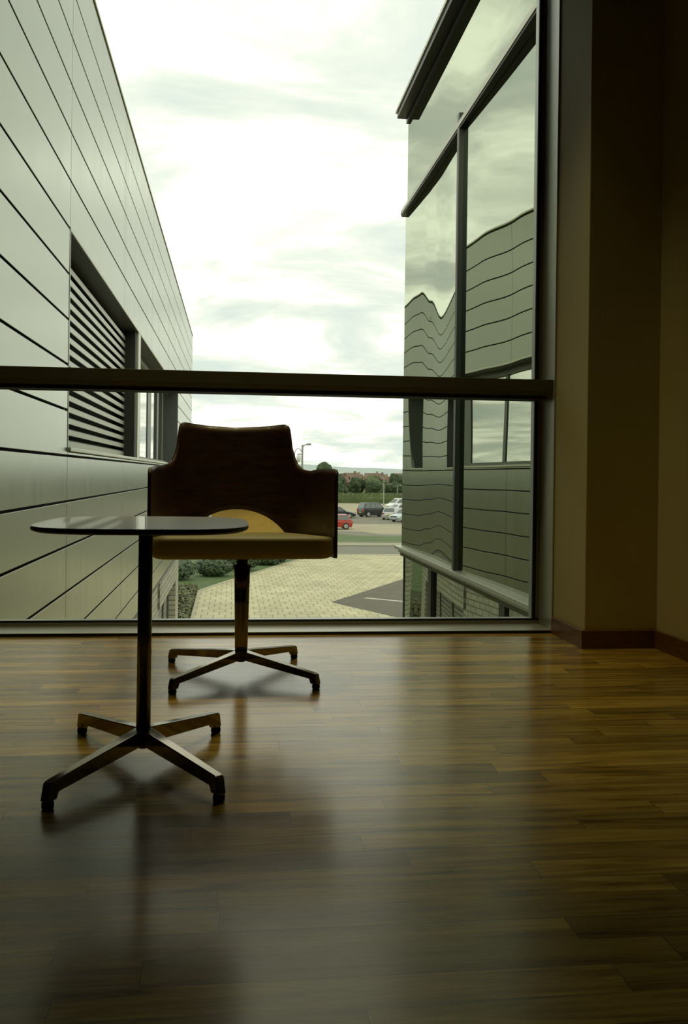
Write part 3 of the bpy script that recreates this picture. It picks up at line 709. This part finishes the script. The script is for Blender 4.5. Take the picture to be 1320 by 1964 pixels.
# ------------------------------------------------------------------ cars
def car(name, label, paint, L_, Wd, H, x, y, rz, kind='hatch', rear_plate=True, front_plate=True, roof=None):
    t = thing(name, label, 'car')
    hw = Wd/2; belt = H*.60; zb = .20; wr = .31 if kind != 'suv' else .36
    f = L_/2; r = -L_/2
    if kind == 'saloon': cab = (r+.55, f-1.15, r+1.15, f-1.95); hood = belt-.16
    elif kind == 'suv': cab = (r+.05, f-1.05, r+.28, f-1.55); hood = belt-.06
    elif kind == 'mpv': cab = (r+.08, f-.70, r+.35, f-1.55); hood = belt-.12
    else: cab = (r+.08, f-.95, r+.50, f-1.75); hood = belt-.14
    prof = [(r+.10, zb), (r+.02, zb+.18), (r, .55), (r+.04, belt-.08), (cab[0], belt), (cab[1]+.05, belt), (f-.35, hood), (f-.08, hood-.12), (f, .52), (f-.03, zb+.12), (f-.15, zb)]
    mb = MB(); rings = []
    for yy, k in ((-hw, .94), (-hw+.05, .985), (-hw*.6, 1.0), (hw*.6, 1.0), (hw-.05, .985), (hw, .94)):
        rings.append([(px*k, yy, .5+(pz-.5)*(.93 if k < .95 else 1)) for px, pz in prof])
    # tumble at the outer skin
    mb.loft(rings); body = mb.build('body', paint, t, bevel=.03, seg=2)
    a0, a1, b0, b1 = cab
    wb, wt = hw-.05, hw-.20
    mb = MB(); mb.loft([[(a0, -wb, belt-.02), (a1, -wb, belt-.02), (a1, wb, belt-.02), (a0, wb, belt-.02)],
                        [(b0, -wt, H), (b1, -wt, H), (b1, wt, H), (b0, wt, H)]])
    mb.build('cabin', roof or paint, t, bevel=.06, seg=3)
    def on(u, v, side):   # point on the cabin side, u along, v up
        xb = a0+(a1-a0)*u; xt = b0+(b1-b0)*u
        return (xb+(xt-xb)*v, side*((wb+(wt-wb)*v)+.008), belt-.02+(H-belt+.02)*v)
    for side in (-1, 1):
        for u0, u1 in (((.07, .44), (.48, .90)) if kind in ('hatch', 'saloon') else ((.05, .30), (.33, .60), (.63, .93))):
            q = [on(u0, .16, side), on(u1, .16, side), on(u1, .86, side), on(u0, .86, side)]
            mb = MB(); mb.loft([q, [(p[0], p[1]-side*.02, p[2]) for p in q]]); mb.build('side_window', 'car_glass', t)
    for (xb, xt, s, nm) in ((a1, b1, 1, 'windscreen'), (a0, b0, -1, 'rear_window')):
        def e(v, w, off): 
            ww = wb+(wt-wb)*v
            return (xb+(xt-xb)*v+s*off, w*(ww-.10), belt-.02+(H-belt+.02)*v)
        q = [e(.15, -1, .012), e(.15, 1, .012), e(.86, 1, .012), e(.86, -1, .012)]
        mb = MB(); mb.loft([q, [(p[0]-s*.03, p[1], p[2]) for p in q]]); mb.build(nm, 'car_glass', t)
    for wx in (r+.68, f-.80):
        for side in (-1, 1):
            y0, y1 = sorted((side*(hw-.20), side*(hw+.012)))
            wl = MB().cyl_y(wx, wr, wr, y0, y1, 24).build('wheel', 'tyre', t, bevel=.02)
            y0, y1 = sorted((side*(hw+.0), side*(hw+.022)))
            MB().cyl_y(wx, wr, wr*.66, y0, y1, 20).build('hub_cap', 'hub', wl)
            y0, y1 = sorted((side*(hw-.3), side*(hw-.0015)))
    for side in (-1, 1):
        y0, y1 = sorted((side*(hw*.62), side*(hw*.93)))
        MB().box(r-.012, r+.16, y0, y1, .66, belt-.06).build('tail_lamp', 'rlamp', t, bevel=.015)
        MB().box(f-.22, f-.015, y0, y1, hood-.26, hood-.10).build('headlamp', 'clamp', t, bevel=.03)
    MB().box(r-.02, r+.03, -.26, .26, .52, .64).build('number_plate', 'yplate', t)
    MB().box(f-.04, f+.02, -.26, .26, .38, .49).build('number_plate', 'wplate', t)
    MB().box(f-.05, f+.008, -hw*.55, hw*.55, .52, .66).build('grille', 'tyre', t, bevel=.01)
    for side in (-1, 1):
        y0, y1 = sorted((side*(hw-.02), side*(hw+.14)))
        MB().box(a1-.28, a1-.14, y0, y1, belt, belt+.12).build('wing_mirror', paint, t, bevel=.02)
    t.location = (x, y, G); t.rotation_euler = (0, 0, rz)
    return t
CARZ = 0
car('hatchback', 'small red hatchback parked at the grass, its rear wheel showing beside the chair', 'red', 3.6, 1.65, 1.42, 9.75, 90.6, PI+.03)
car('saloon_car', 'dark saloon car parked left of the dark off-roader behind the red hatchback', 'navy', 4.4, 1.72, 1.36, 12.75, 113.6, -.06, 'saloon')
car('off_roader', 'dark boxy off-roader seen from its rear corner in the middle of the car park', 'black', 4.1, 1.78, 1.76, 17.75, 117.2, .42, 'suv')
car('estate_car', 'pale car with yellow rear plate parked right of the dark off-roader', 'silver', 4.1, 1.70, 1.45, 19.1, 111.0, 1.15)
car('hatchback', 'pale blue hatchback with headlamps facing out beside the glass building edge', 'silver_blue', 4.0, 1.72, 1.50, 19.7, 105.6, PI+.6)
car('hatchback', 'white hatchback parked behind the pale blue one and before the white people carrier', 'whitecar', 4.0, 1.72, 1.48, 22.0, 123.0, PI+.35)
car('people_carrier', 'tall white people carrier farthest back at the right of the car park', 'whitecar', 4.6, 1.85, 1.85, 24.8, 137.0, PI+.35, 'mpv')

# ------------------------------------------------------------------ hedge, trees, houses, hills
from mathutils import noise as NZ
mb = MB(); R_ = []
for i in range(241):
    x = -10+90*i/240; h = 1.75+.25*NZ.noise(Vector((x*.12, 0, 0)))
    y = 176-.10*x
    ring = []
    for (dy, z) in ((-1.0, 0), (-1.1, h*.45), (-.95, h*.82), (-.5, h*1.0), (0, h*1.03), (.6, h), (1.0, h*.7), (1.0, 0)):
        k = NZ.noise(Vector((x*1.7, dy*3, z*3)))*.22
        ring.append((x, y+dy+k, G-.02+max(0, z+k*.8 if z > 0 else 0)))
    R_.append(ring)
mb.loft(R_, cap=True)
leaf_rows = [(x_, 176-.10*x_) for x_ in [random.uniform(-10, 80) for _ in range(5000)]]
for x_, y_ in leaf_rows:
    c = Vector((x_, y_-random.uniform(.2, 1.15), G+random.uniform(.2, 1.95))); a = random.uniform(0, 6.3); s = .16
    u = Vector((math.cos(a), -.3, math.sin(a)))*s; v = Vector((-math.sin(a), -.3, math.cos(a)))*s*.6
    mb.quad(c-u, c-v, c+u, c+v)
tag(mb.build('clipped_hedge', 'hedge'), 'long clipped green hedge along the far edge of the car park', 'hedge')
def tree(x, y, r, h, mat, lab, zb=G):
    t = thing('tree', lab, 'tree', (x, y, zb), group='trees behind the hedge')
    rd = random.Random(int(x*13+y*7))
    mb = MB(); seed = rd.random()*9
    for k in range(6):
        a = rd.uniform(0, 6.28); q = rd.uniform(0, .55)*r
        c = (x+q*math.cos(a), y+q*math.sin(a)*.6, zb+h*rd.uniform(.42, .74)); s = r*rd.uniform(.45, .62)
        lump(mb, c, (s, s*.9, min(s, h*.26)), seed+k, 2, .5)
        leaf_cloud(mb, c, (s*1.12, s, min(s*1.1, h*.30)), 130, .42, shell=.8)
    mb.build('crown', mat, t)
    MB().tube([(x, y, zb-.05), (x+.05*r, y, zb+h*.3), (x, y, zb+h*.6)], .16, 8, .08).build('trunk', 'bark', t)
ORD = ['leftmost', 'second', 'third', 'fourth', 'fifth', 'sixth', 'seventh', 'eighth', 'ninth', 'tenth', 'eleventh', 'twelfth']
for i in range(11):
    x = 20.2+1.62*i; y = 188+14*((i*7) % 5)/4-.1*i
    h = 4.6+.9*math.sin(i*2.3)+(.5 if i % 4 == 1 else 0)
    m = 'tree2' if i % 4 == 2 else 'tree'
    tree(x, y, 2.4+.35*math.cos(i), h, m, ('pale green' if m == 'tree2' else 'dark green') + ' bushy tree behind the hedge, ' + ('leftmost from the chair edge' if i == 0 else ORD[i] + ' from the left of the tree belt'))
# the belt goes on unseen behind the chair and behind the glass building
for nm, x0, x1 in (('left', -8, 14.5), ('right', 41, 62)):
    mb = MB()
    for k in range(12):
        x = x0+(x1-x0)*k/11; lump(mb, (x, 194, G+2.4), (2.4, 2.2, 2.5), k, 2, .5); leaf_cloud(mb, (x, 194, G+2.5), (2.6, 2.4, 2.6), 200, .45, shell=.8)
    tag(mb.build('woodland', 'tree'), 'continuous green woodland continuing the tree belt to the ' + nm + (' behind the chair' if nm == 'left' else ' behind the glass building'), 'trees', kind='stuff')
t = thing('tree', 'round dark tree standing above the skyline just over the chair arm', 'tree', (32.0, 330, G))
mb = MB(); lump(mb, (32, 330, 2.2), (2.6, 2.6, 2.6), 3, 3, .25); leaf_cloud(mb, (32, 330, 2.2), (2.9, 2.9, 2.9), 500, .6, shell=.8); mb.build('crown', 'tree', t)
MB().tube([(32, 330, G-.1), (32, 330, 1.4)], .25, 8).build('trunk', 'bark', t)
def house(x, y, zb, wd, dp, eh, rh, rz, wm, lab):
    t = thing('house', lab, 'house', group='red roofed houses on the skyline')
    MB().prism([(-dp/2, 0), (dp/2, 0), (dp/2, eh), (0, eh+rh*.96), (-dp/2, eh)], -wd/2, wd/2, 'X').build('house_wall', wm, t)
    MB().prism([(-dp/2-.4, eh-.15), (0, eh+rh), (dp/2+.4, eh-.15), (dp/2+.4, eh+.1), (0, eh+rh+.25), (-dp/2-.4, eh+.1)], -wd/2-.3, wd/2+.3, 'X').build('roof', 'roof', t)
    MB().box(wd*.25, wd*.25+.8, -.4, .4, eh, eh+rh+1.0).build('chimney', wm, t)
    for k in range(3):
        a = -wd/2+wd*(k+.5)/3
        MB().box(a-.55, a+.55, -dp/2-.04, -dp/2+.02, eh-1.7, eh-.6).build('window', 'car_glass', t)
    t.location = (x, y, zb); t.rotation_euler = (0, 0, rz)
random.seed(11)
for row, (y, zb, x0, n, st) in enumerate(((300, -5.4, 32.5, 4, 8.2), (350, -4.9, 36.5, 4, 9.2), (410, -4.4, 41.0, 4, 10.6))):
    for i in range(n):
        x = x0+st*i+random.uniform(-.5, .5)
        house(x, y+(i % 3)*7-7, zb, random.uniform(5.6, 7.0), 5.5, 3.5+row*.1, 1.9, random.uniform(-.5, .5), 'house' if (i+row) % 3 else 'house2',
              ('cream' if (i+row) % 3 else 'brown') + ' walled house with red tiled roof, ' + ORD[i] + ' of the ' + ('nearest', 'middle', 'farthest')[row] + ' row counted from the left')
# hills
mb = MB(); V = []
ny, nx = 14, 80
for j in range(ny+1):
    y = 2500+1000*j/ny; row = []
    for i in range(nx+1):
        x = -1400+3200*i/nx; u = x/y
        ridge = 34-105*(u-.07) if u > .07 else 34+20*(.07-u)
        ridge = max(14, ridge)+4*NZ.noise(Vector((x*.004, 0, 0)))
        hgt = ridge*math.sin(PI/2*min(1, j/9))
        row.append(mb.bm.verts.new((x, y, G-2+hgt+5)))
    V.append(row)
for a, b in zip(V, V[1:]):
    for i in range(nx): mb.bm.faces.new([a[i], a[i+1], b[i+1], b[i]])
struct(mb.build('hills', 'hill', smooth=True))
